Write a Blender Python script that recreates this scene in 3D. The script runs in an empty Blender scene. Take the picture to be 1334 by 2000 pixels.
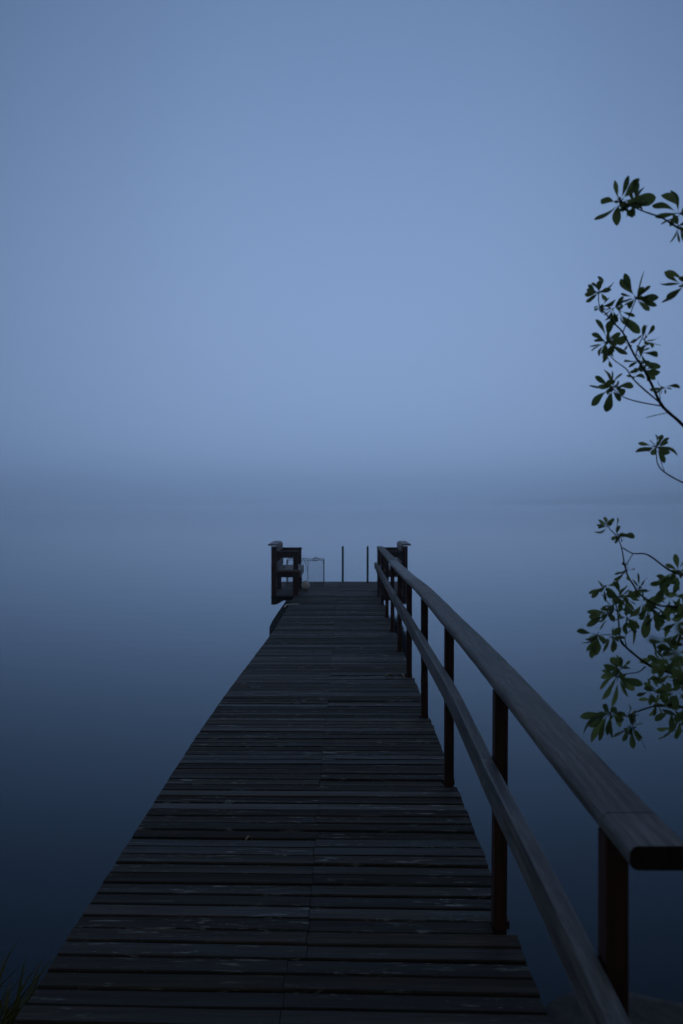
import bpy, math, random
from mathutils import Vector, Matrix, noise as mnoise
R = math.radians
rnd = random.Random(7)
S = bpy.context.scene
COL = S.collection

# ------------------------------------------------------------------ camera
CAM_H = 1.5
FPX = 1944.0                      # focal length in photograph pixels (35 mm on a 36 mm tall frame)
cam_d = bpy.data.cameras.new("camera")
cam = bpy.data.objects.new("camera", cam_d)
COL.objects.link(cam)
cam.location = (0, 0, CAM_H)
cam.rotation_euler = (R(90 - 0.53), 0, R(0.118))
cam_d.sensor_fit = 'VERTICAL'
cam_d.sensor_width = 24
cam_d.sensor_height = 36
cam_d.lens = 35
cam_d.clip_start = 0.05
cam_d.clip_end = 5000
cam_d.dof.use_dof = True
cam_d.dof.focus_distance = 5.6
cam_d.dof.aperture_fstop = 4.2
S.camera = cam

# ------------------------------------------------------------------ world: fog-filled dusk sky
SKY_GAIN = 1.0
w = bpy.data.worlds.new("World")
S.world = w
w.use_nodes = True
nt = w.node_tree
for n in list(nt.nodes):
    nt.nodes.remove(n)
def N(tree, t, **kw):
    n = tree.nodes.new(t)
    for k, v in kw.items():
        setattr(n, k, v)
    return n
def ramp(tree, stops, interp='B_SPLINE'):
    n = N(tree, 'ShaderNodeValToRGB')
    n.color_ramp.interpolation = interp
    el = n.color_ramp.elements
    while len(el) > 1:
        el.remove(el[-1])
    for i, (p, c) in enumerate(stops):
        e = el[0] if i == 0 else el.new(p)
        e.position = p
        e.color = (*c, 1) if hasattr(c, '__len__') else (c, c, c, 1)
    return n
wo = N(nt, 'ShaderNodeOutputWorld')
bg = N(nt, 'ShaderNodeBackground')
tc = N(nt, 'ShaderNodeTexCoord')
sep = N(nt, 'ShaderNodeSeparateXYZ')
nt.links.new(tc.outputs['Generated'], sep.inputs[0])
# height above the horizon
elr = ramp(nt, [(0.0, (.282, .436, .740)), (.06, (.244, .372, .628)), (.14, (.240, .357, .608)), (.22, (.230, .350, .595)),
                (.34, (.188, .295, .518)), (.46, (.140, .232, .428)), (.70, (.120, .190, .340)), (1.0, (.135, .195, .320))])
nt.links.new(sep.outputs['Z'], elr.inputs[0])
# the afterglow lies straight out over the lake
flat = N(nt, 'ShaderNodeVectorMath', operation='MULTIPLY')
flat.inputs[1].default_value = (1, 1, 0)
nrm = N(nt, 'ShaderNodeVectorMath', operation='NORMALIZE')
dot = N(nt, 'ShaderNodeVectorMath', operation='DOT_PRODUCT')
dot.inputs[1].default_value = (math.sin(R(1.5)), math.cos(R(1.5)), 0)
nt.links.new(tc.outputs['Generated'], flat.inputs[0])
nt.links.new(flat.outputs[0], nrm.inputs[0])
nt.links.new(nrm.outputs[0], dot.inputs[0])
mr = N(nt, 'ShaderNodeMath', operation='MULTIPLY_ADD')
mr.inputs[1].default_value = .5
mr.inputs[2].default_value = .5
nt.links.new(dot.outputs['Value'], mr.inputs[0])
azr = ramp(nt, [(0.0, (.46, .33, .21)), (.40, (.44, .33, .23)), (.70, (.54, .49, .43)), (.90, (.48, .49, .50)), (.965, (.67, .69, .71)), (.985, (.84, .85, .86)), (1.0, (1.04, 1.03, 1.02))])
nt.links.new(mr.outputs[0], azr.inputs[0])
mul = N(nt, 'ShaderNodeMix', data_type='RGBA', blend_type='MULTIPLY')
mul.inputs[0].default_value = 1
nt.links.new(elr.outputs[0], mul.inputs[6])
nt.links.new(azr.outputs[0], mul.inputs[7])
# the clear twilight sky above the fog
sky = N(nt, 'ShaderNodeTexSky', sky_type='NISHITA')
sky.sun_disc = False
sky.sun_elevation = R(-4)
sky.sun_rotation = 0
add = N(nt, 'ShaderNodeMix', data_type='RGBA', blend_type='ADD')
add.inputs[0].default_value = 0.02
nt.links.new(mul.outputs[2], add.inputs[6])
nt.links.new(sky.outputs[0], add.inputs[7])
nt.links.new(add.outputs[2], bg.inputs[0])
bg.inputs[1].default_value = SKY_GAIN
nt.links.new(bg.outputs[0], wo.inputs[0])

sun_d = bpy.data.lights.new("sun", 'SUN')
sun_d.energy = 0.03
sun_d.angle = R(60)
sun_d.color = (.75, .86, 1.0)
sun = bpy.data.objects.new("sun", sun_d)
sun.rotation_euler = (R(-62), 0, 0)        # soft glow from over the lake, towards the camera
COL.objects.link(sun)

S.view_settings.view_transform = 'Standard'
S.view_settings.look = 'None'
S.view_settings.exposure = 0
S.view_settings.gamma = 1
S.cycles.volume_bounces = 10
S.cycles.max_bounces = 14

# ------------------------------------------------------------------ helpers
def interp(tab, y):
    if y <= tab[0][0]:
        return tab[0][1]
    for (a, va), (b, vb) in zip(tab, tab[1:]):
        if y <= b:
            t = (y - a) / (b - a)
            return va + (vb - va) * t
    return tab[-1][1]
def smooth(tab, y, r=.7):
    return sum(interp(tab, y + d * r) for d in (-1, -.5, 0, .5, 1)) / 5

SINK = [(0, 0), (5.5, 0), (7.0, -.012), (8.8, -.042), (10.5, -.092), (12.6, -.122), (17.5, -.150), (22, -.160)]
def deck_z(y):
    return smooth(SINK, y, .9)
LEFT = [(0, -.951), (6.5, -.951), (10.5, -.920), (12.3, -.893), (17.6, -.875), (22, -.875)]
RIGHT = [(0, .598), (6, .600), (8.8, .622), (10.6, .640), (12.5, .655), (17.6, .660)]
RAILX = [(0, .533), (3.5, .533), (5.27, .540), (7.0, .549), (8.8, .562), (10.6, .578), (12.5, .592), (14.2, .598), (16.1, .604), (17.8, .592)]

class MB:
    """collects shapes into one mesh; every face carries a 'tone' colour (random per piece)"""
    def __init__(s):
        s.v, s.f, s.t, s.sm, s.mi = [], [], [], [], []
    def add(s, vs, fs, tone=None, sm=False, mi=0):
        o = len(s.v)
        s.v += [tuple(v) for v in vs]
        tone = tone or (rnd.random(), rnd.random(), rnd.random())
        for f in fs:
            s.f.append(tuple(i + o for i in f))
            s.t.append(tone)
            s.sm.append(sm)
            s.mi.append(mi)
    def sweep(s, pts, section, side=None, tone=None, sm=False, caps=True, scale=None, jit=0.0, capmi=0):
        """section: list of (a, b) in the plane across the path: a along 'side', b along 'up'"""
        pts = [Vector(p) for p in pts]
        n = len(section)
        vs, fs = [], []
        for i, p in enumerate(pts):
            t = (pts[min(i + 1, len(pts) - 1)] - pts[max(i - 1, 0)]).normalized()
            sd = Vector(side) if side else (Vector((0, 0, 1)).cross(t) if abs(t.z) < .95 else Vector((1, 0, 0)))
            sd = (sd - t * sd.dot(t)).normalized()
            up = t.cross(sd)
            if up.z < -1e-6:
                up = -up
            k = scale[i] if scale else 1
            for a, b in section:
                j = Vector((rnd.uniform(-jit, jit), rnd.uniform(-jit, jit), rnd.uniform(-jit, jit))) if jit else Vector()
                vs.append(p + sd * a * k + up * b * k + j)
        for i in range(len(pts) - 1):
            for j in range(n):
                fs.append((i * n + j, i * n + (j + 1) % n, (i + 1) * n + (j + 1) % n, (i + 1) * n + j))
        tone = tone or (rnd.random(), rnd.random(), rnd.random())
        s.add(vs, fs, tone, sm)
        if caps:
            m = len(pts)
            s.add(vs[:n], [tuple(range(n))[::-1]], tone, False, capmi)
            s.add(vs[(m - 1) * n:], [tuple(range(n))], tone, False, capmi)
    def tube(s, pts, r, n=8, tone=None, scale=None, caps=True):
        s.sweep(pts, [(r * math.cos(k * 2 * math.pi / n), r * math.sin(k * 2 * math.pi / n)) for k in range(n)], tone=tone, sm=True, scale=scale, caps=caps)
    def beam(s, p0, p1, wd, th, side=None, seg=1, ch=.004, jit=0, tone=None):
        """straight timber: wd along side, th along up, centred on the line, chamfered edges"""
        p0, p1 = Vector(p0), Vector(p1)
        s.sweep([p0.lerp(p1, i / seg) for i in range(seg + 1)], rrect(wd, th, ch), side=side, jit=jit, tone=tone)
    def build(s, name, mat, parent=None, mat2=None):
        me = bpy.data.meshes.new(name)
        me.from_pydata(s.v, [], s.f)
        me.materials.append(mat)
        if mat2:
            me.materials.append(mat2)
            me.polygons.foreach_set('material_index', s.mi)
        at = me.color_attributes.new('tone', 'FLOAT_COLOR', 'CORNER')
        buf = []
        for p, t in zip(me.polygons, s.t):
            buf += [t[0], t[1], t[2], 1.0] * p.loop_total
        at.data.foreach_set('color', buf)
        me.polygons.foreach_set('use_smooth', s.sm)
        me.validate()
        import bmesh
        bm = bmesh.new(); bm.from_mesh(me)
        bmesh.ops.recalc_face_normals(bm, faces=bm.faces)
        bm.to_mesh(me); bm.free()
        o = bpy.data.objects.new(name, me)
        COL.objects.link(o)
        if parent:
            o.parent = parent
            o.matrix_parent_inverse = Matrix.Translation(parent.location).inverted()
        return o

def rrect(wd, th, ch=.004, n=1):
    """rounded rectangle outline, n segments per corner"""
    a, b = wd / 2, th / 2
    out = []
    for cx, cy, a0 in ((a - ch, b - ch, 0), (-a + ch, b - ch, 90), (-a + ch, -b + ch, 180), (a - ch, -b + ch, 270)):
        for k in range(n + 1):
            t = R(a0 + 90 * k / n)
            out.append((cx + ch * math.cos(t), cy + ch * math.sin(t)))
    return out
def empty(name, loc, label, cat, group=None):
    o = bpy.data.objects.new(name, None)
    o.location = loc
    o.empty_display_size = .1
    COL.objects.link(o)
    return tag(o, label, cat, group)
def tag(o, label=None, cat=None, group=None, kind=None):
    if label: o['label'] = label
    if cat: o['category'] = cat
    if group: o['group'] = group
    if kind: o['kind'] = kind
    return o
def px(x, y, d):
    """the point seen at photograph pixel (x, y), d metres ahead"""
    return Vector(((x - 671) / FPX * d, d, CAM_H - (y - 982) / FPX * d))

# ------------------------------------------------------------------ materials
def mat_base(name):
    m = bpy.data.materials.new(name)
    m.use_nodes = True
    t = m.node_tree
    return m, t, t.nodes['Principled BSDF']
def mixc(t, fac, a, b, mode='MIX'):
    n = N(t, 'ShaderNodeMix', data_type='RGBA', blend_type=mode)
    for sock, v in ((0, fac), (6, a), (7, b)):
        if hasattr(v, 'is_linked') or isinstance(v, bpy.types.NodeSocket):
            t.links.new(v, n.inputs[sock])
        else:
            n.inputs[sock].default_value = v if sock == 0 else (*v, 1)
    return n.outputs[2]
def math_(t, op, a, b=None, c=None):
    n = N(t, 'ShaderNodeMath', operation=op)
    for i, v in enumerate((a, b, c)):
        if v is None: continue
        if isinstance(v, bpy.types.NodeSocket):
            t.links.new(v, n.inputs[i])
        else:
            n.inputs[i].default_value = v
    return n.outputs[0]
def noise_(t, vec, scale, detail=4, rough=.6, w_=None, dist=0):
    n = N(t, 'ShaderNodeTexNoise', noise_dimensions='4D' if w_ is not None else '3D')
    n.inputs['Scale'].default_value = scale
    n.inputs['Detail'].default_value = detail
    n.inputs['Roughness'].default_value = rough
    n.inputs['Distortion'].default_value = dist
    t.links.new(vec, n.inputs['Vector'])
    if w_ is not None:
        t.links.new(w_, n.inputs['W'])
    return n.outputs['Fac']
def mapr(t, v, a, b, c, d):
    n = N(t, 'ShaderNodeMapRange')
    n.inputs[1].default_value, n.inputs[2].default_value = a, b
    n.inputs[3].default_value, n.inputs[4].default_value = c, d
    t.links.new(v, n.inputs[0])
    return n.outputs[0]
def wood(name, dark, light, axis, algae=None, pale=None, rough=(.55, .85), spec=.35, grain=30.0, tonespread=.5, bump=.4, algae_amt=.5, pale_lo=.70, patch=(.55, 1.45)):
    m, t, p = mat_base(name)
    tcn = N(t, 'ShaderNodeTexCoord')
    at = N(t, 'ShaderNodeAttribute', attribute_name='tone')
    sp = N(t, 'ShaderNodeSeparateColor')
    t.links.new(at.outputs['Color'], sp.inputs[0])
    wv = math_(t, 'MULTIPLY', sp.outputs[0], 57.0)
    mp = N(t, 'ShaderNodeMapping')
    sc = [1, 1, 1]
    sc[axis] = .045
    mp.inputs['Scale'].default_value = sc
    t.links.new(tcn.outputs['Object'], mp.inputs[0])
    mp2 = N(t, 'ShaderNodeMapping')
    sc = [1, 1, 1]
    sc[axis] = .22
    mp2.inputs['Scale'].default_value = sc
    t.links.new(tcn.outputs['Object'], mp2.inputs[0])
    g = noise_(t, mp.outputs[0], grain * 2.2, 6, .7, wv, .6)
    g2 = noise_(t, mp2.outputs[0], grain * .28, 4, .6, wv, .8)
    gr = mapr(t, g, .32, .70, 0, 1)
    c = mixc(t, gr, dark, light)
    # every plank has weathered to its own shade
    tn = mapr(t, sp.outputs[1], 0, 1, 1 - tonespread, 1 + tonespread)
    cc = N(t, 'ShaderNodeCombineColor')
    for i in range(3): t.links.new(tn, cc.inputs[i])
    c = mixc(t, 1.0, c, cc.outputs[0], 'MULTIPLY')
    big = mapr(t, g2, .30, .72, *patch)
    cc2 = N(t, 'ShaderNodeCombineColor')
    for i in range(3): t.links.new(big, cc2.inputs[i])
    c = mixc(t, 1.0, c, cc2.outputs[0], 'MULTIPLY')
    if algae:
        a = noise_(t, mp2.outputs[0], 5.5, 5, .65, wv)
        c = mixc(t, math_(t, 'MULTIPLY', mapr(t, a, .50, .68, 0, 1), algae_amt), c, algae)
    if pale:
        mp3 = N(t, 'ShaderNodeMapping')
        sc = [1, 1, 1]
        sc[axis] = .16
        mp3.inputs['Scale'].default_value = sc
        t.links.new(tcn.outputs['Object'], mp3.inputs[0])
        a = noise_(t, mp3.outputs[0], 34, 5, .72, wv, 1.0)
        b = noise_(t, mp2.outputs[0], 2.6, 3, .6, wv)
        k = math_(t, 'MULTIPLY', mapr(t, a, pale_lo - .09, pale_lo, 0, 1), mapr(t, b, .43, .57, 0, .95))
        c = mixc(t, k, c, pale)
    # splits along the grain and knots
    mp4 = N(t, 'ShaderNodeMapping')
    sc = [1, 1, 1]
    sc[axis] = .03
    mp4.inputs['Scale'].default_value = sc
    t.links.new(tcn.outputs['Object'], mp4.inputs[0])
    ck = noise_(t, mp4.outputs[0], grain * 2.6, 3, .5, math_(t, 'ADD', wv, 11.3), .3)
    ckm = mapr(t, ck, .26, .36, .25, 1)
    mp5 = N(t, 'ShaderNodeMapping')
    sc = [1, 1, 1]
    sc[axis] = .42
    mp5.inputs['Scale'].default_value = sc
    t.links.new(tcn.outputs['Object'], mp5.inputs[0])
    vo = N(t, 'ShaderNodeTexVoronoi', voronoi_dimensions='4D')
    vo.inputs['Scale'].default_value = 6.0
    t.links.new(mp5.outputs[0], vo.inputs['Vector'])
    t.links.new(wv, vo.inputs['W'])
    kn = mapr(t, vo.outputs['Distance'], .05, .14, .30, 1)
    dk = math_(t, 'MULTIPLY', ckm, kn)
    cc3 = N(t, 'ShaderNodeCombineColor')
    for i in range(3): t.links.new(dk, cc3.inputs[i])
    c = mixc(t, 1.0, c, cc3.outputs[0], 'MULTIPLY')
    t.links.new(c, p.inputs['Base Color'])
    rr = math_(t, 'ADD', mapr(t, sp.outputs[2], 0, 1, rough[0], rough[1]), mapr(t, g2, .3, .7, -.08, .10))
    t.links.new(rr, p.inputs['Roughness'])
    p.inputs['Specular IOR Level'].default_value = spec
    bp = N(t, 'ShaderNodeBump')
    bp.inputs['Strength'].default_value = bump
    bp.inputs['Distance'].default_value = .003
    t.links.new(math_(t, 'MULTIPLY_ADD', g, .7, g2), bp.inputs['Height'])
    t.links.new(bp.outputs[0], p.inputs['Normal'])
    return m
M = {}
M['deck'] = wood('weathered_decking', (.013, .0095, .0065), (.062, .047, .035), 0, algae=(.026, .040, .028), pale=(.40, .42, .38), rough=(.58, .88), spec=.24, tonespread=.48, pale_lo=.66, patch=(.42, 1.6), bump=.7)
M['beam'] = wood('dark_wet_timber', (.010, .009, .009), (.030, .026, .024), 1, rough=(.6, .8), spec=.3)
M['rail'] = wood('weathered_rail', (.045, .043, .043), (.225, .216, .212), 1, algae=(.060, .105, .120), pale=(.32, .31, .32), rough=(.52, .76), spec=.45, tonespread=.18, algae_amt=.9, patch=(.35, 1.65), bump=.9)
M['shaded_end'] = wood('shaded_end_grain', (.012, .008, .006), (.040, .030, .024), 1, rough=(.8, .95), spec=.15)  # shade on the rail's end faces put into a darker wood colour
M['fender'] = wood('tarred_timber', (.005, .004, .004), (.014, .012, .011), 1, rough=(.85, .95), spec=.08)
M['post'] = wood('red_brown_stained_timber', (.023, .0092, .006), (.068, .027, .017), 2, rough=(.6, .85), spec=.3, tonespread=.3)
M['bench'] = wood('brown_bench_timber', (.026, .012, .009), (.078, .036, .026), 2, rough=(.6, .85), spec=.3, tonespread=.35)
M['bench_top'] = wood('grey_bench_boards', (.100, .092, .088), (.26, .24, .23), 1, rough=(.5, .75), spec=.4, tonespread=.3)
M['bark'] = wood('tree_bark', (.018, .013, .010), (.050, .038, .030), 2, rough=(.7, .9), spec=.25, tonespread=.2)

def plain(name, col, rough=.6, spec=.4, metal=0, var=.25, scale=30):
    m, t, p = mat_base(name)
    tcn = N(t, 'ShaderNodeTexCoord')
    n = noise_(t, tcn.outputs['Object'], scale, 5, .65)
    t.links.new(mixc(t, mapr(t, n, .3, .7, 0, 1), [c * (1 - var) for c in col], [c * (1 + var) for c in col]), p.inputs['Base Color'])
    p.inputs['Roughness'].default_value = rough
    p.inputs['Specular IOR Level'].default_value = spec
    p.inputs['Metallic'].default_value = metal
    return m
M['green_paint'] = plain('dark_green_paint', (.008, .075, .036), .5)
M['nail'] = plain('rusty_nail', (.02, .015, .012), .6)
M['wire'] = plain('galvanised_wire', (.05, .055, .06), .5, metal=.3)
M['rope'] = plain('dark_rope', (.03, .035, .045), .9)
M['white_rope'] = plain('white_rope', (.90, .90, .87), .8)
M['buoy'] = plain('white_plastic_buoy', (.90, .89, .86), .5, var=.06, scale=9)
M['dry_leaf'] = plain('dry_pale_leaf', (.42, .38, .27), .8)
M['grass'] = plain('olive_grass', (.095, .100, .022), .7, var=.4)
M['rock'] = plain('shore_rock', (.055, .050, .048), .85, var=.45, scale=14)
M['earth'] = plain('shore_earth', (.022, .019, .015), .95, var=.5, scale=9)
M['wood_far'] = plain('far_forest', (.015, .022, .016), .95, var=.4, scale=.05)

def water_mat():
    m, t, p = mat_base('lake_water')
    t.nodes.remove(p)
    out = [n for n in t.nodes if n.type == 'OUTPUT_MATERIAL'][0]
    tcn = N(t, 'ShaderNodeTexCoord')
    mp = N(t, 'ShaderNodeMapping')
    mp.inputs['Scale'].default_value = (.8, 1.6, 1)
    t.links.new(tcn.outputs['Object'], mp.inputs[0])
    n1 = noise_(t, mp.outputs[0], 1.1, 3, .5)
    n2 = noise_(t, mp.outputs[0], .12, 2, .5)
    bp = N(t, 'ShaderNodeBump')
    bp.inputs['Strength'].default_value = .035
    bp.inputs['Distance'].default_value = .06
    t.links.new(math_(t, 'MULTIPLY_ADD', n2, 1.4, n1), bp.inputs['Height'])
    fr = N(t, 'ShaderNodeFresnel')
    fr.inputs['IOR'].default_value = 1.165
    t.links.new(bp.outputs[0], fr.inputs['Normal'])
    body = N(t, 'ShaderNodeBsdfDiffuse')
    body.inputs['Color'].default_value = (.0010, .0038, .0085, 1)
    gl = N(t, 'ShaderNodeBsdfGlossy')
    gl.inputs['Roughness'].default_value = .09
    t.links.new(bp.outputs[0], gl.inputs['Normal'])
    t.links.new(mixc(t, mapr(t, fr.outputs[0], .1, .75, 0, 1), (.68, .86, 1.0), (.97, .985, 1.0)), gl.inputs['Color'])
    ms = N(t, 'ShaderNodeMixShader')
    t.links.new(fr.outputs[0], ms.inputs[0])
    t.links.new(body.outputs[0], ms.inputs[1])
    t.links.new(gl.outputs[0], ms.inputs[2])
    t.links.new(ms.outputs[0], out.inputs[0])
    return m
M['water'] = water_mat()

def leaf_mat():
    m, t, p = mat_base('green_leaf')
    at = N(t, 'ShaderNodeAttribute', attribute_name='tone')
    sp = N(t, 'ShaderNodeSeparateColor')
    t.links.new(at.outputs['Color'], sp.inputs[0])
    c = mixc(t, sp.outputs[0], (.045, .075, .028), (.120, .165, .055))
    t.links.new(c, p.inputs['Base Color'])
    p.inputs['Roughness'].default_value = .5
    p.inputs['Specular IOR Level'].default_value = .3
    tr = N(t, 'ShaderNodeBsdfTranslucent')
    t.links.new(mixc(t, sp.outputs[0], (.15, .21, .06), (.36, .42, .13)), tr.inputs[0])
    ms = N(t, 'ShaderNodeMixShader')
    ms.inputs[0].default_value = .5
    out = [n for n in t.nodes if n.type == 'OUTPUT_MATERIAL'][0]
    t.links.new(p.outputs[0], ms.inputs[1])
    t.links.new(tr.outputs[0], ms.inputs[2])
    t.links.new(ms.outputs[0], out.inputs[0])
    return m
M['leaf'] = leaf_mat()

# ------------------------------------------------------------------ setting: lake, shore, far hills
WATER_Z = -.56
def sheet(name, x0, x1, y0, y1, z, mat, nx=1, ny=1, fn=None):
    b = MB()
    vs = []
    for j in range(ny + 1):
        for i in range(nx + 1):
            x, y = x0 + (x1 - x0) * i / nx, y0 + (y1 - y0) * j / ny
            vs.append((x, y, fn(x, y) if fn else z))
    fs = [(j * (nx + 1) + i, j * (nx + 1) + i + 1, (j + 1) * (nx + 1) + i + 1, (j + 1) * (nx + 1) + i) for j in range(ny) for i in range(nx)]
    b.add(vs, fs, (.5, .5, .5), True)
    return b.build(name, mat)
tag(sheet('lake_water', -2600, 2600, -200, 2600, WATER_Z, M['water']), kind='structure')

def shore_z(x, y):
    n = mnoise.noise(Vector((x * 1.3, y * 1.3, 0))) * .10 + mnoise.noise(Vector((x * 5, y * 5, 3))) * .035
    edge = 2.75 + .25 * math.sin(x * 1.7)
    if .45 < x < 4:
        edge += .38 * math.exp(-((x - 1.0) / .7) ** 2)
    return WATER_Z - .02 + max(-.3, min(.40, (edge - y) * .45)) + n * .5
tag(sheet('shore_ground', -14, 14, -12, 3.8, 0, M['earth'], 112, 64, shore_z), kind='structure')

def hills():
    b = MB()
    n = 90
    prof = []
    for i in range(n + 1):
        t = i / n
        x = 330 + 1500 * t
        y = 2150 - 350 * t + 60 * math.sin(t * 9)
        h = 1.2 + 70 * t ** .8 + 6.5 * mnoise.noise(Vector((t * 30, 0, 0))) * min(1, t * 6) + 4.5 * mnoise.noise(Vector((t * 90, 0, 0))) * min(1, t * 6)
        prof.append((x, y, min(h, 46)))
    vs, fs = [], []
    for x, y, h in prof:
        for k, (dy, dz) in enumerate(((0, 0), (2, .55), (12, .88), (40, 1.0), (120, .9), (200, 0))):
            vs.append((x + mnoise.noise(Vector((x, k, 0))) * 4, y + dy, WATER_Z - .05 + h * dz))
    for i in range(n):
        for k in range(5):
            fs.append((i * 6 + k, (i + 1) * 6 + k, (i + 1) * 6 + k + 1, i * 6 + k + 1))
    b.add(vs, fs, (.5, .5, .5), True)
    return b.build('hills', M['wood_far'])
tag(hills(), kind='structure')

# ------------------------------------------------------------------ jetty
jetty = empty('jetty', (0, 3, 0), 'long dark weathered plank jetty running straight out over the lake', 'jetty')
PITCH = .1066
POSTS = [2.02, 3.50, 5.29, 7.02, 8.86, 10.66, 12.5, 14.2, 16.05, 17.55]
deck = MB()
def board(xa, xb, ya, yb, skew, th=.028, tone=None, gap=.0100):
    """a plank across the jetty from xa to xb between ya and yb (at x=0), edges slightly uneven"""
    seg = max(2, int((xb - xa) / .16))
    lift = rnd.gauss(0, .0018)
    cup = rnd.gauss(-.001, .0014)
    c = .005
    wd = yb - ya - gap - abs(rnd.gauss(0, .0030))
    ym = (ya + yb) / 2
    ph = rnd.uniform(0, 9)
    pts = [(-wd / 2, -th), (wd / 2, -th), (wd / 2, -c), (wd / 2 - c, 0), (0, cup), (-wd / 2 + c, 0), (-wd / 2, -c)]
    vs, fs = [], []
    for i in range(seg + 1):
        x = xa + (xb - xa) * i / seg
        yy = ym + skew * x
        bow = .0024 * math.sin(x * 2.1 + ph) + rnd.gauss(0, .0005)
        z0 = deck_z(yy) + lift + .0012 * math.sin(x * 3 + ph * 2)
        for a, b_ in pts:
            vs.append((x, yy + a + bow, z0 + b_))
    n = len(pts)
    for i in range(seg):
        for j in range(n):
            fs.append((i * n + j, i * n + (j + 1) % n, (i + 1) * n + (j + 1) % n, (i + 1) * n + j))
    fs += [tuple(range(n)), tuple(range(seg * n, seg * n + n))]
    deck.add(vs, fs, tone)
    return ym, skew
def nail_at(x, y):
    r = .0042
    z = deck_z(y) + .0028
    deck.add([(x + r * math.cos(k * math.pi / 3), y + r * math.sin(k * math.pi / 3), z) for k in range(6)], [tuple(range(6))], mi=1)
y = 1.55
i = 0
while y < 17.60:
    sk = -.030 * max(0, 1 - max(0, y - 2.8) / 4.5) - .004
    ry = y + PITCH / 2 + sk * .55
    xr = smooth(RIGHT, y)
    notch = any(p - .035 < ry < p + .105 for p in POSTS)
    if notch:
        xr = interp(RAILX, y) - .010
    xr += rnd.gauss(0, .0015)
    xl = smooth(LEFT, y) + rnd.gauss(0, .0012)
    joint = (-.185 if y < 3.25 else -.125) + rnd.gauss(0, .0025)
    if rnd.random() < .10 and y > 4:
        board(xl, xr, y, y + PITCH, sk)
    else:
        tn = (rnd.random(), rnd.random(), rnd.random())
        board(xl, joint - .001, y, y + PITCH, sk, tone=tn)
        board(joint + .001, xr, y, y + PITCH, sk, tone=(rnd.random(), min(1, max(0, tn[1] + rnd.gauss(0, .05))), min(1, max(0, tn[2] + rnd.gauss(0, .06)))))
    if y < 12:
        for xx in (xl + .10, joint - .03, joint + .03, xr - .09 if not notch else xr - .03):
            for dy in (.28, .72):
                nail_at(xx + rnd.gauss(0, .006), y + PITCH * dy + sk * xx + rnd.gauss(0, .003))
    y += PITCH
PLAT0 = y
while y < 20.92:
    tone = (rnd.random(), .62 + .38 * rnd.random(), rnd.random() * .5)
    board(-1.29, -.12, y, y + PITCH, 0, tone=tone)
    board(-.118, 1.165, y, y + PITCH, 0, tone=(rnd.random(), .62 + .38 * rnd.random(), rnd.random() * .5))
    y += PITCH
PLAT1 = y
deck.build('decking', M['deck'], jetty, M['nail'])
# joists under the planks, following the sag
for xs in ('l', -.125, 'r'):
    b = MB()
    pts = []
    yy = 1.6
    while yy < 20.8:
        x = smooth(LEFT, yy) + .07 if xs == 'l' else (smooth(RIGHT, yy) - .16 if xs == 'r' else xs)
        pts.append((x, yy, deck_z(yy) - .028 - .075))
        yy += .6
    b.sweep(pts, rrect(.05, .148, .004), side=(1, 0, 0))
    b.build('joist', M['beam'], jetty)
for yy in (5.2, 8.8, 12.4, 16.0, 20.4):
    for x in (smooth(LEFT, yy) + .16, smooth(RIGHT, yy) - .27):
        b = MB()
        b.tube([(x, yy, -2.4), (x, yy, deck_z(yy) - .19)], .065, 12)
        b.build('pile', M['beam'], jetty)
    b = MB()
    b.beam((smooth(LEFT, yy) + .05, yy, deck_z(yy) - .03 - .15 - .05), (smooth(RIGHT, yy) - .1, yy, deck_z(yy) - .03 - .15 - .05), .1, .09, side=(0, 1, 0))
    b.build('crossbeam', M['beam'], jetty)
# front fascia of each platform wing and the brackets below
zp = deck_z(PLAT0)
for xa, xb in ((-1.285, -.885), (.68, 1.16)):
    b = MB()
    b.beam((xa, PLAT0 - .012, zp - .021), (xb, PLAT0 - .012, zp - .021), .022, .034, side=(0, 1, 0), ch=.002)
    b.build('edge_board', M['beam'], jetty)
    for yb in (PLAT0 + .25, PLAT0 + 1.6, PLAT0 + 2.9):
        b = MB()
        b.beam((xa + .02, yb, zp - .07), (xb - .02 if xa > 0 else xb + .3, yb, zp - .07), .05, .075, side=(0, 1, 0))
        b.build('wing_joist', M['beam'], jetty)
# black fender timber along the left edge
b = MB()
fp, fs_ = [], []
for k in range(13):
    yy = 12.35 + (16.75 - 12.35) * k / 12
    wd = .012 + .078 * min(1, k / 2.2)
    fp.append((yy, wd))
vs, fs = [], []
for yy, wd in fp:
    x1 = smooth(LEFT, yy) - .006
    x0 = x1 - wd + rnd.gauss(0, .003)
    z = deck_z(yy) + .006
    vs += [(x0, yy, z - .16), (x0, yy, z - .012), (x0 + .01, yy, z), (x1, yy, z + .004), (x1, yy, z - .16)]
for k in range(12):
    for j in range(5):
        fs.append((k * 5 + j, k * 5 + (j + 1) % 5, k * 5 + 5 + (j + 1) % 5, k * 5 + 5 + j))
fs += [tuple(range(5)), tuple(range(60, 65))]
b.add(vs, fs)
b.build('fender', M['fender'], jetty)

# ------------------------------------------------------------------ railing
rail = empty('railing', (.6, 2, 0), 'grey weathered wooden handrail on red-brown posts along the right side of the jetty', 'railing')
def rail_z(y):
    return deck_z(y) + .875 - .010 * max(0, min(1, (3.4 - y) / 1.5)) + .003 * math.sin(y * 1.9)
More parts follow.
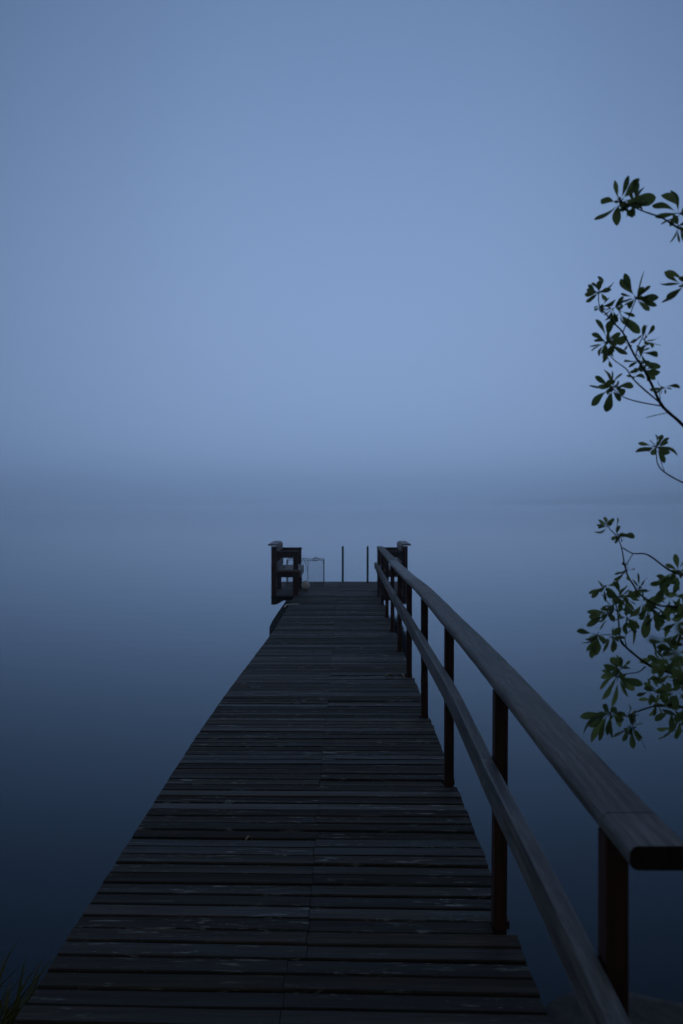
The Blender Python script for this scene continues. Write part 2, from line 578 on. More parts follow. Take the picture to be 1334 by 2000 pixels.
# top rail: three lengths butted together
JO = [1.84, 2.04, 5.32, 8.9, 13.0, 17.72]
for a, c in zip(JO, JO[1:]):
    b = MB()
    rt = (.37, .55, .5) if a < 3 else (rnd.random(), rnd.random(), rnd.random())
    n = max(2, int((c - a) / .12))
    pts = [(smooth(RAILX, a + (c - (.002 if a < 2 else .006) - a) * k / n, .3) + .056, a + (c - (.002 if a < 2 else .006) - a) * k / n, rail_z(a + (c - (.002 if a < 2 else .006) - a) * k / n) - .0225 + rnd.gauss(0, .0006)) for k in range(n + 1)]
    b.sweep(pts, rrect(.118 + rnd.uniform(-.001, .001), .046, .017, 5), side=(1, 0, 0), tone=rt, capmi=1)
    o = b.build('top_rail', M['rail'], rail, M['shaded_end'])
    for p in o.data.polygons:
        p.use_smooth = len(p.vertices) == 4
MIDT = [(1.5, .530), (1.85, .545), (2.3, .575), (3.5, .592), (4.6, .630), (6, .612), (17.8, .590)]
MJ = [1.62, 3.52, 7.05, 10.7, 14.25, 17.72]
for a, c in zip(MJ, MJ[1:]):
    b = MB()
    n = max(2, int((c - a) / .15))
    off = rnd.uniform(-.004, .004)
    pts = []
    for k in range(n + 1):
        yy = a + (c - .004 - a) * k / n
        pts.append((smooth(RAILX, yy, .3) - .0245 + (0 if a > 3 else -.002), yy, deck_z(yy) + smooth(MIDT, yy, .3) - .048 + off))
    b.sweep(pts, rrect(.044, .097, .006, 2), side=(1, 0, 0))
    o = b.build('mid_rail', M['rail'], rail)
for k, py in enumerate(POSTS):
    b = MB()
    x = interp(RAILX, py) + .0245
    dz = deck_z(py)
    top = rail_z(py + .03) - .0455
    dx = -.006 if k == 1 else rnd.uniform(-.004, .004)
    b.beam((x + dx, py + .033, dz - .34), (x, py + .033, top), .047, .066, side=(1, 0, 0), seg=6, ch=.003, jit=.0004)
    b.build('post', M['post'], rail)

# ------------------------------------------------------------------ benches at the end platform
def bench(xb, xf, y0, y1, label):
    """back at xb, front edge at xf; runs along the jetty from y0 to y1"""
    s = 1 if xf > xb else -1
    z = zp
    t = empty('bench', ((xb + xf) / 2, (y0 + y1) / 2, z), label, 'bench', 'benches facing each other on the end platform')
    for yy in (y0 + .035, y1 - .035):
        m_ = MB()
        m_.beam((xb + s * .045, yy, z - (.16 if yy < y0 + .1 else .12)), (xb + s * .045, yy, z + .875), .09, .07, side=(1, 0, 0), seg=3)
        m_.build('back_post', M['bench'], t)
        m_ = MB()
        xl_ = xf - s * .09
        m_.beam((xl_, yy + .005, z + .002), (xl_, yy + .005, z + .418), .105, .06, side=(1, 0, 0), seg=2)
        m_.build('leg', M['bench'], t)
        m_ = MB()
        m_.beam((xl_, yy + .003, z + .464), (xl_, yy + .003, z + .764), .088, .055, side=(1, 0, 0), seg=2)
        m_.build('arm_support', M['bench'], t)
        m_ = MB()
        m_.beam((xb + s * .092, yy, z + .716), (xl_ - s * .046, yy, z + .716), .03, .095, side=(0, 1, 0))
        m_.beam((xb + s * .092, yy - .004, z + .779), (xf - s * .035, yy - .004, z + .779), .10, .028, side=(0, 1, 0))
        m_.build('armrest', M['bench'], t)
        m_ = MB()
        m_.beam((xb + s * .092, yy, z + .374), (xl_ - s * .054, yy, z + .374), .045, .10, side=(0, 1, 0))
        m_.build('seat_rail', M['bench'], t)
    m_ = MB()
    nb = 4
    wd = (abs(xf - xb) - .10) / nb
    for k in range(nb):
        xc = xb + s * (.10 + wd * (k + .5))
        m_.beam((xc, y0, z + .441), (xc, y1, z + .441), wd - .008, .034, side=(1, 0, 0), seg=4, jit=.0006)
    m_.beam((xf - s * .012, y0 + .07, z + .37), (xf - s * .012, y1 - .07, z + .37), .024, .10, side=(1, 0, 0))
    m_.build('seat', M['bench_top'], t)
    for zc, dx in ((.83, .105), (.535, .115)):
        m_ = MB()
        m_.beam((xb + s * dx, y0 + .0, z + zc), (xb + s * dx, y1, z + zc), .026, .12, side=(1, 0, 0), seg=4, jit=.0006)
        m_.build('back_slat', M['bench_top'], t)
    m_ = MB()
    m_.beam((xb + s * .02, y0 - .03, z + .902), (xb + s * .02, y1 + .02, z + .902), .15, .028, side=(1, 0, 0), seg=4)
    m_.build('cap_board', M['bench_top'], t)
    m_ = MB()
    m_.add([(xb + s * .0, y0 + .015, z - .155), (xb + s * .10, y0 + .015, z - .155), (xb + s * .30, y0 + .015, z - .045), (xb, y0 + .015, z - .045),
            (xb + s * .0, y0 + .055, z - .155), (xb + s * .10, y0 + .055, z - .155), (xb + s * .30, y0 + .055, z - .045), (xb, y0 + .055, z - .045)],
           [(0, 1, 2, 3), (7, 6, 5, 4), (0, 4, 5, 1), (1, 5, 6, 2), (2, 6, 7, 3), (3, 7, 4, 0)])
    m_.build('bracket', M['bench'], t)
    return t
bench(-1.285, -.762, PLAT0 + .02, PLAT0 + 1.5, 'dark wooden bench with armrests and a grey slatted seat beside the wire cage')
bench(1.145, .625, PLAT0 + .10, PLAT0 + 1.55, 'dark wooden bench half hidden behind the end of the handrail')

# ------------------------------------------------------------------ bathing ladder
yl = 20.78
ladder = empty('ladder', (.245, yl, zp), 'bathing ladder whose two dark green upright poles rise at the end of the jetty', 'ladder')
for x in (-.016, .503):
    m_ = MB()
    m_.tube([(x, yl, -1.7), (x, yl, zp + .725), (x, yl, zp + .739), (x, yl, zp + .748)], .0235, 14, scale=[1, .92, .75, .25])
    m_.build('upright', M['green_paint'], ladder)
for k in range(4):
    m_ = MB()
    m_.beam((-.005, yl + .02, zp - .32 - .3 * k), (.49, yl + .02, zp - .32 - .3 * k), .06, .028, side=(0, 1, 0))
    m_.build('rung', M['green_paint'], ladder)

# ------------------------------------------------------------------ wire fish cage, buoy, rope, leaves on the deck
cx0, cx1, cy0, cy1 = -1.13, -.395, 19.72, 20.25
cz0, cz1 = zp + .004, zp + .512
cage = empty('wire_cage', ((cx0 + cx1) / 2, (cy0 + cy1) / 2, zp), 'box-shaped wire mesh fish cage standing beside the bench', 'fish cage')
m_ = MB()
for x in (cx0, cx1):
    for yy in (cy0, cy1):
        m_.tube([(x, yy, cz0), (x, yy, cz1)], .0055, 6)
for z in (cz0 + .005, cz1):
    r = .007 if z == cz1 else .005
    for yy in (cy0, cy1):
        m_.tube([(cx0 + (cx1 - cx0) * k / 8, yy, z + (0.006 * math.sin(k * 2.2) if z == cz1 else 0)) for k in range(9)], r, 6)
    for x in (cx0, cx1):
        m_.tube([(x, cy0, z), (x, cy1, z)], r, 6)
m_.build('frame', M['wire'], cage)
m_ = MB()
n = 30
for k in range(1, n):
    x = cx0 + (cx1 - cx0) * k / n
    for yy in (cy0, cy1):
        m_.tube([(x, yy, cz0), (x, yy, cz1)], .0007, 3, caps=False)
for k in range(1, 20):
    z = cz0 + (cz1 - cz0) * k / 20
    for yy in (cy0, cy1):
        m_.tube([(cx0, yy, z), (cx1, yy, z)], .0007, 3, caps=False)
    for x in (cx0, cx1):
        m_.tube([(x, cy0, z), (x, cy1, z)], .0007, 3, caps=False)
for k in range(1, 18):
    yy = cy0 + (cy1 - cy0) * k / 18
    for x in (cx0, cx1):
        m_.tube([(x, yy, cz0), (x, yy, cz1)], .0007, 3, caps=False)
m_.build('wire_mesh', M['wire'], cage)
def rope_part(pts, r=.006):
    q = MB()
    q.tube(pts, r, 7)
    q.build('rope', M['rope'], cage)
rope_part([(-.59, cy0 - .01, cz1 + .008), (-.58, cy0 - .02, cz1 + .05), (-.55, cy0 - .02, cz1 + .062), (-.51, cy0 - .02, cz1 + .045), (-.47, cy0 - .01, cz1 + .012), (-.52, cy0 - .012, cz1 - .006), (-.60, cy0 - .012, cz1 - .012)])
rope_part([(-.80, cy0 - .01, cz1 + .04), (-.79, cy0 - .012, cz1), (-.76, cy0 - .014, cz1 - .03), (-.715, cy0 - .014, cz1 - .2), (-.705, cy0 - .014, cz1 - .35), (-.71, cy0 - .014, cz0 + .02)])
rope_part([(-.715, cy0 - .016, cz1 + .01), (-.70, cy0 - .018, cz1 - .05), (-.705, cy0 - .018, cz1 - .18), (-.715, cy0 - .018, cz1 - .25)], .005)

m_ = MB()
bz, br = deck_z(18.9) + .084, .082
vs, fs = [], []
for a in range(13):
    for c in range(20):
        th, ph = math.pi * a / 12, 2 * math.pi * c / 20
        rr = br * (1 + .10 * max(0, math.cos(th)) ** 12)
        vs.append((-.72 + rr * math.sin(th) * math.cos(ph), 18.9 + rr * math.sin(th) * math.sin(ph), bz + rr * math.cos(th)))
for a in range(12):
    for c in range(20):
        fs.append((a * 20 + c, a * 20 + (c + 1) % 20, a * 20 + 20 + (c + 1) % 20, a * 20 + 20 + c))
m_.add(vs, fs, sm=True)
m_.tube([(-.72, 18.9, bz + br), (-.735, 18.9, bz + br + .018), (-.72, 18.9, bz + br + .026), (-.705, 18.9, bz + br + .018), (-.72, 18.9, bz + br)], .005, 6)
tag(m_.build('buoy', M['buoy']), 'round white buoy lying at the front leg of the bench', 'buoy')

m_ = MB()
ry = 15.95
xe = smooth(LEFT, ry)
m_.tube([(xe + .165, ry + .03, deck_z(ry) + .011), (xe + .12, ry + .03, deck_z(ry) + .011), (xe + .03, ry + .01, deck_z(ry) + .012), (xe - .03, ry - .12, deck_z(ry) + .020),
         (xe - .035, ry - .5, deck_z(ry) + .022)], .0075, 8)
tag(m_.build('rope', M['white_rope']), 'short white rope end lying across the left edge of the planks', 'rope')

def dry_leaf(x, y, ang, ln, label):
    q = MB()
    vs, fs = [], []
    for k in range(7):
        t = k / 6
        wd = ln * .3 * math.sin(math.pi * min(1, t * .93 + .04)) + .001
        for u in (-1, 0, 1):
            a, b_ = (t - .5) * ln, u * wd * .7
            vs.append((x + a * math.cos(ang) - b_ * math.sin(ang), y + a * math.sin(ang) + b_ * math.cos(ang), deck_z(y) + .003 + abs(u) * wd * .9 + .010 * math.sin(t * 3.1)))
    for k in range(6):
        for u in range(2):
            fs.append((k * 3 + u, k * 3 + u + 1, k * 3 + 4 + u, k * 3 + 3 + u))
    q.add(vs, fs, sm=True)
    tag(q.build('fallen_leaf', M['dry_leaf']), label, 'leaf', 'pale dry leaves on the planks')
dry_leaf(.512, 8.80, 2.4, .075, 'pale curled dry leaf lying against the foot of a railing post')
dry_leaf(.405, 8.78, .1, .085, 'pale flat dry leaf a little left of the curled one')
dry_leaf(-.42, 4.40, .6, .035, 'tiny pale leaf scrap alone on the left half of the planks')

# ------------------------------------------------------------------ shore stones and grass
def boulder(x, y, z, sx, sy, sz, seed, label):
    q = MB()
    vs, fs = [], []
    na, nc = 16, 26
    for a in range(na + 1):
        for c in range(nc):
            th, ph = math.pi * a / na, 2 * math.pi * c / nc
            d = Vector((math.sin(th) * math.cos(ph), math.sin(th) * math.sin(ph), math.cos(th)))
            k = 1 + .22 * mnoise.noise(d * 1.6 + Vector((seed, 0, 0))) + .07 * mnoise.noise(d * 6 + Vector((seed, 4, 0)))
            dz = max(-.8, min(.50, d.z * k))
            vs.append((x + d.x * k * sx, y + d.y * k * sy, z + dz * sz))
    for a in range(na):
        for c in range(nc):
            fs.append((a * nc + c, a * nc + (c + 1) % nc, a * nc + nc + (c + 1) % nc, a * nc + nc + c))
    q.add(vs, fs, sm=True)
    tag(q.build('boulder', M['rock']), label, 'rock', 'stones at the landward end of the jetty')
boulder(.86, 3.00, -.27, .34, .24, .38, 2.0, 'dark flat-topped stone tight against the right edge of the planks')
boulder(1.12, 2.72, -.42, .24, .25, .30, 5.0, 'dark low stone below the near end of the handrail')

q = MB()
for k in range(340):
    bx, by = -1.14 + rnd.gauss(0, .05), 3.12 + rnd.gauss(0, .07)
    h = rnd.uniform(.22, .60)
    lx, ly = rnd.gauss(-.02, .2), rnd.gauss(0, .16)
    z0 = WATER_Z
    wd = rnd.uniform(.004, .009)
    pts = [Vector((bx + lx * t * t, by + ly * t * t, z0 + h * t * (1.45 - .5 * t))) for t in (0, .3, .6, .85, 1)]
    vs = []
    an = rnd.uniform(-.9, .9)
    for j, p in enumerate(pts):
        ww = wd * (1, .95, .75, .45, .05)[j]
        d = Vector((math.cos(an), math.sin(an), 0)) * ww
        vs += [p - d, p + d]
    q.add(vs, [(j * 2, j * 2 + 1, j * 2 + 3, j * 2 + 2) for j in range(4)], sm=True)
tag(q.build('grass_tuft', M['grass']), 'olive tuft of shore grass at the left edge of the jetty', 'grass tuft')

# ------------------------------------------------------------------ tree whose twigs reach in from the right
tree = empty('tree', (1.75, 2.35, -.35), 'leafy green tree whose thin twigs reach over the water right of the handrail', 'tree')
DT = 2.75                                   # how far off the twigs hang
twig, trunk_, fol, near_fol = MB(), MB(), MB(), MB()
def leaf(b, base, tip, wr=.36, face=None, droop=.12):
    """obovate leaf from base to tip, folded on the midrib"""
    base, tip = Vector(base), Vector(tip)
    ax = tip - base
    L = ax.length
    if L < 1e-4: return
    ax.normalize()
    nrm_ = face if face is not None else Vector((rnd.gauss(0, .8), -1 + rnd.gauss(0, .4), rnd.gauss(.3, .85)))
    sd = ax.cross(nrm_)
    if sd.length < 1e-3: sd = ax.cross(Vector((.3, .2, 1)))
    sd.normalize()
    up = sd.cross(ax).normalized()
    prof = ((0, .035), (.12, .05), (.28, .34), (.46, .72), (.64, .98), (.78, .95), (.90, .66), (.97, .30), (1.0, .03))
    fold = rnd.uniform(.10, .55)
    cv = rnd.gauss(.05, droop * 1.7)
    tw = rnd.gauss(0, .7)
    vs = []
    for t, wv in prof:
        hw = L * wr * .5 * wv
        p = base + ax * L * t + up * (cv * L * (t * t - t) * 2.0)
        ang = tw * (t - .3)
        s2 = sd * math.cos(ang) + up * math.sin(ang)
        for u in (-1, 0, 1):
            vs.append(p + s2 * hw * u + up * abs(u) * hw * fold)
    fs = []
    for k in range(len(prof) - 1):
        for u in range(2):
            fs.append((k * 3 + u, k * 3 + u + 1, k * 3 + 4 + u, k * 3 + 3 + u))
    b.add(vs, fs, sm=True)
def stem(path, r0, r1, d0=None, d1=None, b=None, wob=0.0):
    """twig through photograph pixels, root first; returns its 3-D points"""
    d0 = DT if d0 is None else d0
    d1 = d0 if d1 is None else d1
    n = len(path)
    raw = [px(x, y, d0 + (d1 - d0) * i / max(1, n - 1)) for i, (x, y) in enumerate(path)]
    pts = []
    for i in range(n - 1):
        for k in range(3):
            t = k / 3
            p0, p1, p2, p3 = raw[max(0, i - 1)], raw[i], raw[i + 1], raw[min(n - 1, i + 2)]
            pts.append(.5 * ((2 * p1) + (p2 - p0) * t + (2 * p0 - 5 * p1 + 4 * p2 - p3) * t * t + (3 * p1 - p0 - 3 * p2 + p3) * t ** 3))
    pts.append(raw[-1])
    m = len(pts)
    sc = [(r0 + (r1 - r0) * i / (m - 1)) / r0 * (1 + rnd.uniform(-.08, .12)) for i in range(m)]
    (b or twig).tube(pts, r0, 6, scale=sc)
    return raw
def rosette(cx_, cy_, d, tips, extra=2, wr=.36, b=None, stalk=True):
    c = px(cx_, cy_, d)
    for tx, ty in tips:
        if rnd.random() < .04: continue
        tx += rnd.gauss(0, 2.5); ty += rnd.gauss(0, 2.5)
        dd = d + rnd.gauss(0, .022)
        tip = px(tx, ty, dd)
        bs = c.lerp(tip, rnd.uniform(.02, .20)) + Vector((0, rnd.gauss(0, .008), 0))
        if stalk:
            twig.tube([c, bs], .0011, 5, caps=False)
        leaf(b or fol, bs, tip, wr * rnd.uniform(.62, .92))
    for _ in range(extra + 4):
        a = rnd.uniform(0, 6.283)
        L = rnd.uniform(.016, .056)
        tip = c + Vector((math.cos(a) * L * .6, rnd.choice((-1, 1)) * L * .75, math.sin(a) * L * .6))
        leaf(b or fol, c, tip, wr)
def sprig(x, y, d, n, rad, b=None, down=0.25, wr=.37):
    """an irregular bunch of leaves round one shoot tip"""
    c = px(x, y, d)
    a0 = rnd.uniform(0, 6.283)
    for k in range(n):
        a = a0 + k * 2.4 + rnd.gauss(0, .25)
        el = rnd.uniform(-.5, .9)
        L = rad / FPX * d * rnd.uniform(.7, 1.1)
        dv = Vector((math.cos(a) * math.cos(el), math.sin(el) * .9, math.sin(a) * math.cos(el) - down)).normalized()
        leaf(b or fol, c + dv * L * .1, c + dv * L, wr)
# --- top twig
stem([(1440, 505), (1380, 474), (1334, 453), (1314, 442), (1290, 427), (1258, 416), (1232, 405), (1210, 394)], .0034, .0013, 2.62)
rosette(1209, 396, 2.62, [(1199, 352), (1223, 350), (1245, 353), (1236, 372), (1276, 391), (1167, 391), (1147, 416), (1162, 434), (1186, 437), (1198, 441), (1232, 426), (1250, 412), (1259, 400)], 3, .42)
stem([(1400, 440), (1350, 428), (1326, 418)], .002, .0012, 2.62)
rosette(1327, 420, 2.62, [(1273, 404), (1291, 385), (1310, 378), (1328, 372), (1345, 385), (1278, 432), (1292, 440), (1360, 415), (1350, 440)], 2)
rosette(1322, 442, 2.60, [(1303, 474), (1328, 474), (1340, 480), (1355, 462)], 1)
stem([(1440, 560), (1380, 556), (1336, 555)], .0022, .0014, 2.6)
rosette(1338, 556, 2.6, [(1292, 538), (1300, 530), (1287, 552), (1291, 594), (1303, 590), (1330, 540), (1350, 590), (1370, 540)], 2, .40)
rosette(1237, 400, 2.63, [(1241, 353), (1250, 366), (1226, 374), (1262, 402), (1233, 428), (1216, 424), (1252, 418), (1205, 410), (1258, 385)], 1, .46)
# --- big twig
main = stem([(1470, 985), (1400, 905), (1334, 832), (1305, 806), (1289, 788), (1268, 744), (1254, 718), (1240, 698), (1229, 677), (1215, 650), (1199, 633), (1183, 615), (1169, 597), (1168, 570)], .0052, .0012, 2.75, 2.7)
stem([(1215, 650), (1220, 638), (1231, 610), (1241, 585)], .0016, .0011, 2.71, 2.68)
stem([(1240, 698), (1245, 677), (1256, 654), (1262, 636)], .0015, .0010, 2.72, 2.74)
stem([(1289, 788), (1250, 755), (1231, 735), (1222, 721), (1194, 700), (1184, 678)], .0024, .0011, 2.74, 2.70)
stem([(1289, 793), (1245, 785), (1215, 775), (1197, 760)], .0020, .0012, 2.74, 2.68)
stem([(1305, 806), (1285, 810), (1261, 816)], .0013, .0009, 2.75, 2.78)
stem([(1289, 780), (1287, 766), (1296, 757)], .0011, .0008, 2.74)
rosette(1168, 572, 2.7, [(1169, 540), (1151, 558), (1195, 553), (1192, 566), (1140, 575), (1139, 588), (1143, 572), (1180, 590), (1150, 590)], 2, .42)
rosette(1170, 600, 2.7, [(1157, 608), (1172, 614), (1192, 595), (1188, 577), (1200, 590)], 1)
rosette(1195, 605, 2.7, [(1187, 603), (1211, 594), (1213, 577), (1190, 583), (1204, 630), (1194, 634), (1206, 632)], 1, .45)
rosette(1241, 584, 2.68, [(1223, 534), (1214, 549), (1257, 528), (1262, 562), (1271, 560), (1281, 580), (1287, 594), (1265, 610), (1212, 577), (1222, 592), (1226, 606), (1270, 590), (1250, 600)], 4, .44)
rosette(1208, 610, 2.72, [(1237, 621), (1228, 636), (1252, 653), (1231, 640)], 0, .42)
rosette(1184, 668, 2.7, [(1161, 625), (1190, 630), (1156, 655), (1147, 678), (1152, 687), (1173, 690), (1215, 648), (1219, 663), (1199, 655), (1221, 694), (1176, 708), (1168, 700), (1197, 698)], 4, .42)
rosette(1186, 700, 2.7, [(1194, 722), (1180, 705), (1172, 690)], 1, .4)
rosette(1225, 672, 2.73, [(1244, 668), (1218, 690), (1230, 680)], 0, .36)
rosette(1257, 664, 2.74, [(1261, 635), (1278, 634), (1292, 678), (1275, 682)], 0, .40)
rosette(1250, 688, 2.74, [(1277, 690), (1268, 680), (1258, 712), (1282, 695)], 1, .40)
rosette(1249, 706, 2.73, [(1225, 716), (1287, 716), (1240, 694), (1268, 705)], 1, .42)
rosette(1258, 725, 2.73, [(1230, 732), (1240, 748), (1277, 742), (1268, 745), (1262, 748), (1236, 720)], 2, .44)
rosette(1196, 757, 2.69, [(1172, 722), (1193, 722), (1163, 735), (1149, 751), (1170, 757), (1216, 730), (1234, 746), (1237, 757), (1222, 768), (1157, 792), (1177, 793), (1187, 805), (1207, 780), (1195, 735)], 5, .46)
rosette(1232, 738, 2.72, [(1257, 753), (1260, 740), (1240, 724)], 0, .38)
rosette(1296, 757, 2.74, [(1299, 742), (1310, 760), (1288, 768), (1274, 764), (1302, 766)], 0, .3)
# --- small twig under it
stem([(1460, 985), (1390, 964), (1334, 943), (1298, 923), (1284, 907), (1281, 886), (1280, 872)], .0026, .0011, 2.8, 2.76)
stem([(1298, 923), (1291, 905), (1288, 890)], .0010, .0008, 2.79)
rosette(1281, 871, 2.77, [(1240, 885), (1247, 867), (1269, 860), (1279, 846), (1290, 848), (1307, 855), (1300, 868), (1323, 890), (1296, 904), (1265, 888), (1308, 866)], 2, .46)
# --- lower branches
stem([(1480, 1400), (1400, 1348), (1340, 1325), (1302, 1312), (1279, 1305), (1254, 1290), (1224, 1265), (1212, 1250), (1209, 1220), (1206, 1195), (1200, 1170)], .0056, .0015, 2.9, 2.8)
stem([(1420, 1215), (1360, 1200), (1319, 1185), (1284, 1182), (1249, 1160), (1237, 1142), (1226, 1125), (1219, 1100), (1214, 1070), (1204, 1047), (1189, 1032)], .0036, .0012, 2.85, 2.8)
stem([(1420, 1150), (1360, 1132), (1314, 1117), (1291, 1102), (1271, 1087), (1256, 1081), (1236, 1081), (1216, 1070)], .0034, .0016, 2.85, 2.8)
stem([(1236, 1081), (1228, 1095), (1221, 1104)], .0013, .0011, 2.8)
stem([(1224, 1262), (1222, 1240), (1250, 1222)], .0015, .0010, 2.83)
stem([(1224, 1265), (1205, 1242), (1179, 1240), (1165, 1241)], .0015, .0010, 2.82)
stem([(1261, 1302), (1249, 1312), (1234, 1315), (1204, 1318)], .0020, .0011, 2.84, 2.8)
stem([(1470, 1405), (1390, 1392), (1334, 1382), (1306, 1377), (1269, 1382), (1234, 1395), (1226, 1400), (1201, 1390)], .0040, .0012, 2.84, 2.8)
stem([(1234, 1396), (1236, 1415), (1240, 1430)], .0016, .0011, 2.8)
stem([(1206, 1195), (1190, 1180), (1175, 1160)], .0014, .001, 2.8)
rosette(1187, 1029, 2.8, [(1164, 1024), (1171, 1017), (1181, 1006), (1196, 1019), (1203, 1014), (1185, 1035)], 0, .46)
rosette(1208, 1046, 2.8, [(1208, 1012), (1216, 1025), (1238, 1047), (1198, 1058), (1222, 1040), (1210, 1058)], 1, .42)
rosette(1224, 1112, 2.8, [(1200, 1116), (1251, 1109), (1237, 1108), (1200, 1130), (1228, 1132)], 1, .36)
rosette(1248, 1150, 2.8, [(1249, 1116), (1232, 1130), (1280, 1150), (1262, 1132), (1256, 1175)], 1, .46)
rosette(1180, 1146, 2.8, [(1141, 1135), (1168, 1135), (1150, 1160), (1157, 1172), (1185, 1180), (1205, 1130), (1178, 1184), (1162, 1152)], 3, .40)
rosette(1210, 1165, 2.8, [(1190, 1210), (1240, 1190), (1225, 1150), (1185, 1150), (1240, 1165), (1213, 1195), (1200, 1140)], 4, .46)
rosette(1190, 1196, 2.8, [(1148, 1200), (1150, 1208), (1165, 1215), (1149, 1222), (1170, 1190)], 1, .42)
rosette(1224, 1205, 2.82, [(1220, 1245), (1245, 1238), (1215, 1230), (1232, 1260), (1205, 1210)], 3, .40)
rosette(1166, 1240, 2.8, [(1125, 1228), (1135, 1262), (1153, 1290), (1170, 1272), (1150, 1245), (1145, 1272), (1180, 1215), (1163, 1278)], 1, .42)
rosette(1195, 1243, 2.8, [(1180, 1275), (1200, 1282), (1206, 1255), (1196, 1225), (1178, 1258)], 1, .38)
rosette(1270, 1180, 2.82, [(1250, 1215), (1265, 1235), (1285, 1215), (1258, 1250), (1282, 1248), (1260, 1205), (1245, 1200), (1292, 1160), (1305, 1150)], 4, .46)
rosette(1215, 1306, 2.8, [(1178, 1296), (1214, 1281), (1231, 1290), (1198, 1282), (1210, 1310)], 1, .44)
rosette(1206, 1320, 2.8, [(1170, 1324), (1172, 1340), (1195, 1382), (1180, 1366), (1258, 1340), (1229, 1360), (1215, 1345), (1180, 1314), (1240, 1347), (1192, 1345)], 2, .42)
rosette(1192, 1392, 2.8, [(1136, 1400), (1165, 1388), (1139, 1437), (1157, 1453), (1170, 1447), (1188, 1437), (1200, 1445), (1212, 1425), (1150, 1420)], 4, .44)
rosette(1232, 1420, 2.8, [(1258, 1413), (1255, 1440), (1240, 1462), (1214, 1450), (1200, 1440), (1218, 1432), (1250, 1450), (1240, 1400)], 3, .42)
rosette(1228, 1398, 2.8, [(1226, 1380), (1243, 1385), (1250, 1398)], 0, .34)
twig.tube([px(1250, 1440, 2.8), px(1262, 1464, 2.8)], .0007, 4)
rosette(1324, 1115, 2.82, [(1274, 1142), (1284, 1150), (1296, 1108), (1320, 1083), (1338, 1085), (1355, 1100), (1350, 1130), (1310, 1140)], 2, .46)
for (x, y, n, r) in ((1310, 1165, 8, 44), (1330, 1160, 7, 42), (1296, 1188, 8, 40), (1322, 1215, 9, 42), (1345, 1200, 8, 46), (1300, 1290, 9, 40), (1326, 1275, 9, 44), (1335, 1310, 9, 44),
                     (1300, 1330, 8, 38), (1322, 1350, 9, 42), (1288, 1348, 7, 38), (1284, 1372, 6, 36), (1312, 1385, 7, 40), (1330, 1400, 7, 42), (1318, 1420, 6, 38), (1345, 1380, 9, 46), (1270, 1350, 5, 32), (1285, 1285, 5, 34), (1255, 1175, 6, 34), (1278, 1200, 6, 36), (1240, 1205, 5, 30), (1318, 1240, 7, 38), (1300, 1255, 6, 34), (1312, 1310, 7, 38), (1340, 1340, 8, 42), (1225, 1168, 5, 30), (1205, 1190, 5, 30), (1298, 1140, 5, 30)):
    sprig(x, y, 2.84 + rnd.uniform(-.1, .12), n, r)
# --- one shoot hangs much nearer the lens
DN = .80
c = px(1345, 1255, DN)
near_twig = MB()
near_twig.tube([Vector((1.1, 1.2, 1.48)), Vector((.66, 1.0, 1.43)), c, px(1310, 1250, DN)], .0012, 6)
for tx, ty in ((1262, 1246), (1285, 1222), (1268, 1312), (1306, 1290), (1325, 1212), (1330, 1320), (1292, 1262)):
    bs = px(1318 + rnd.gauss(0, 10), 1252 + rnd.gauss(0, 8), DN)
    leaf(near_fol, bs, px(tx, ty, DN + rnd.gauss(0, .015)), .30)
for k in range(4):
    sprig(1430 + rnd.gauss(0, 20), 1255 + rnd.gauss(0, 45), .82 + rnd.gauss(0, .05), 4, 80, near_fol)
# --- limbs and trunk outside the picture, some carrying leaves added for shade
def limb(pts, r0, r1):
    pts = [Vector(p) for p in pts]
    q = []
    for i in range(len(pts) - 1):
        for k in range(4):
            t = k / 4
            p0, p1, p2, p3 = pts[max(0, i - 1)], pts[i], pts[i + 1], pts[min(len(pts) - 1, i + 2)]
            q.append(.5 * ((2 * p1) + (p2 - p0) * t + (2 * p0 - 5 * p1 + 4 * p2 - p3) * t * t + (3 * p1 - p0 - 3 * p2 + p3) * t ** 3))
    q.append(pts[-1])
    m = len(q)
    trunk_.tube(q, r0, 9, scale=[(r0 + (r1 - r0) * i / (m - 1)) / r0 * rnd.uniform(.94, 1.06) for i in range(m)])
    return q
TB = Vector((1.75, 2.35, -.45))
limb([TB, (1.72, 2.38, .3), (1.66, 2.36, 1.0), (1.60, 2.25, 1.9), (1.42, 2.0, 2.9), (1.1, 1.6, 3.7)], .075, .02)
limb([(1.66, 2.36, 1.0), (1.45, 2.60, 1.25), (1.12, 2.74, 1.50)], .022, .006)
limb([(1.70, 2.38, .45), (1.45, 2.65, .70), (1.16, 2.88, .89)], .022, .0062)
limb([(1.70, 2.38, .60), (1.45, 2.70, .95), (1.10, 2.85, 1.18)], .018, .0045)
limb([(1.69, 2.38, .55), (1.45, 2.65, .80), (1.16, 2.84, .89)], .016, .0045)
limb([(1.62, 2.3, 1.6), (1.4, 2.5, 1.95), (1.04, 2.62, 2.14)], .018, .004)
limb([(1.62, 2.3, 1.7), (1.4, 2.45, 1.95), (1.03, 2.60, 2.06)], .014, .0034)
limb([(1.66, 2.36, 1.0), (1.4, 1.9, 1.3), (1.1, 1.2, 1.48)], .014, .002)
limb([(1.60, 2.25, 1.9), (1.2, 1.6, 2.8), (.5, .8, 3.3), (-.4, .3, 3.5)], .03, .008)
limb([(1.42, 2.0, 2.9), (.8, 1.3, 3.5), (-.2, 1.0, 3.9)], .022, .006)
limb([(1.70, 2.38, .8), (2.2, 2.3, 1.8), (2.6, 2.1, 2.9), (2.5, 1.7, 3.8)], .032, .008)
limb([(1.66, 2.36, 1.0), (1.6, 1.2, 1.5), (1.2, -.2, 1.9), (.3, -.9, 2.1), (-.7, -1.0, 2.0)], .026, .006)
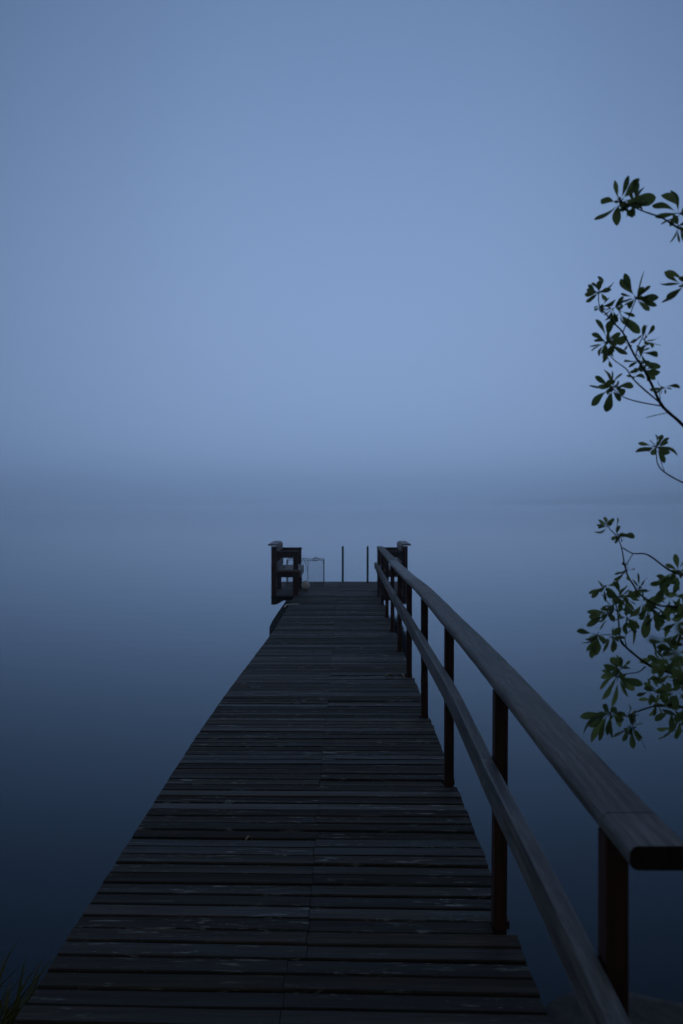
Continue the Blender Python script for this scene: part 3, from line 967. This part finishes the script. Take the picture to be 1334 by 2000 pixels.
limb([(1.60, 2.25, 1.9), (1.8, 1.5, 2.6), (1.7, .6, 3.2), (1.2, -.3, 3.5)], .028, .008)
shade_crown = MB()  # unseen leaves, mostly added to shade the near planks and rail
def off_frame(p):
    if p.y < .3: return True
    x = 671 + p.x / p.y * FPX
    yy = 982 - (p.z - CAM_H) / p.y * FPX
    return x > 1390 or yy < -80 or x < -80
k = 0
while k < 1700:
    if rnd.random() < .65:
        p = Vector((rnd.gauss(.2, .95), rnd.gauss(.7, .9), 3.35 + rnd.gauss(0, .4)))  # overhead leaves added to darken the near planks
    else:
        p = Vector((rnd.gauss(1.9, .42), rnd.gauss(2.1, .5), rnd.uniform(.2, 3.8)))
    if k >= 1000:
        p = Vector((rnd.gauss(.25, 1.0), rnd.uniform(-1.6, -.1), rnd.uniform(.1, 3.4)))  # leaves behind the camera, added to block light from there
        if p.length < .1 or (p - Vector((0, 0, CAM_H))).length < .55: continue
    if not off_frame(p) or p.z < .1: continue
    k += 1
    a0 = rnd.uniform(0, 6.283)
    for j in range(7):
        a = a0 + j * 2.4
        L = rnd.uniform(.04, .075) * (1.5 if k > 1000 else 1)
        dv = Vector((math.cos(a), math.sin(a), rnd.uniform(-.6, .4))).normalized()
        leaf(shade_crown, p, p + dv * L, .42, face=Vector((rnd.gauss(0, .4), rnd.gauss(0, .4), 1)))
trunk_.build('trunk', M['bark'], tree)
twig.build('twigs', M['bark'], tree)
near_twig.build('twigs', M['bark'], tree)
fol.build('foliage', M['leaf'], tree)
near_fol.build('foliage', M['leaf'], tree)
shade_crown.build('shade_crown', M['leaf'], tree)

# ------------------------------------------------------------------ haze over the lake
hz = MB()
X, Y0, Y1, Z0, Z1 = 2700, -260, 2700, WATER_Z - 1.4, 50
hz.add([(-X, Y0, Z0), (X, Y0, Z0), (X, Y1, Z0), (-X, Y1, Z0), (-X, Y0, Z1), (X, Y0, Z1), (X, Y1, Z1), (-X, Y1, Z1)],
       [(0, 3, 2, 1), (4, 5, 6, 7), (0, 1, 5, 4), (1, 2, 6, 5), (2, 3, 7, 6), (3, 0, 4, 7)])
hm = bpy.data.materials.new('haze')
hm.use_nodes = True
t = hm.node_tree
for n in list(t.nodes): t.nodes.remove(n)
o_ = N(t, 'ShaderNodeOutputMaterial')
v_ = N(t, 'ShaderNodeVolumePrincipled')
v_.inputs['Color'].default_value = (.950, .980, 1.0, 1)
v_.inputs['Density'].default_value = .0017
v_.inputs['Anisotropy'].default_value = .94
t.links.new(v_.outputs[0], o_.inputs['Volume'])
tag(hz.build('haze', hm), kind='stuff')
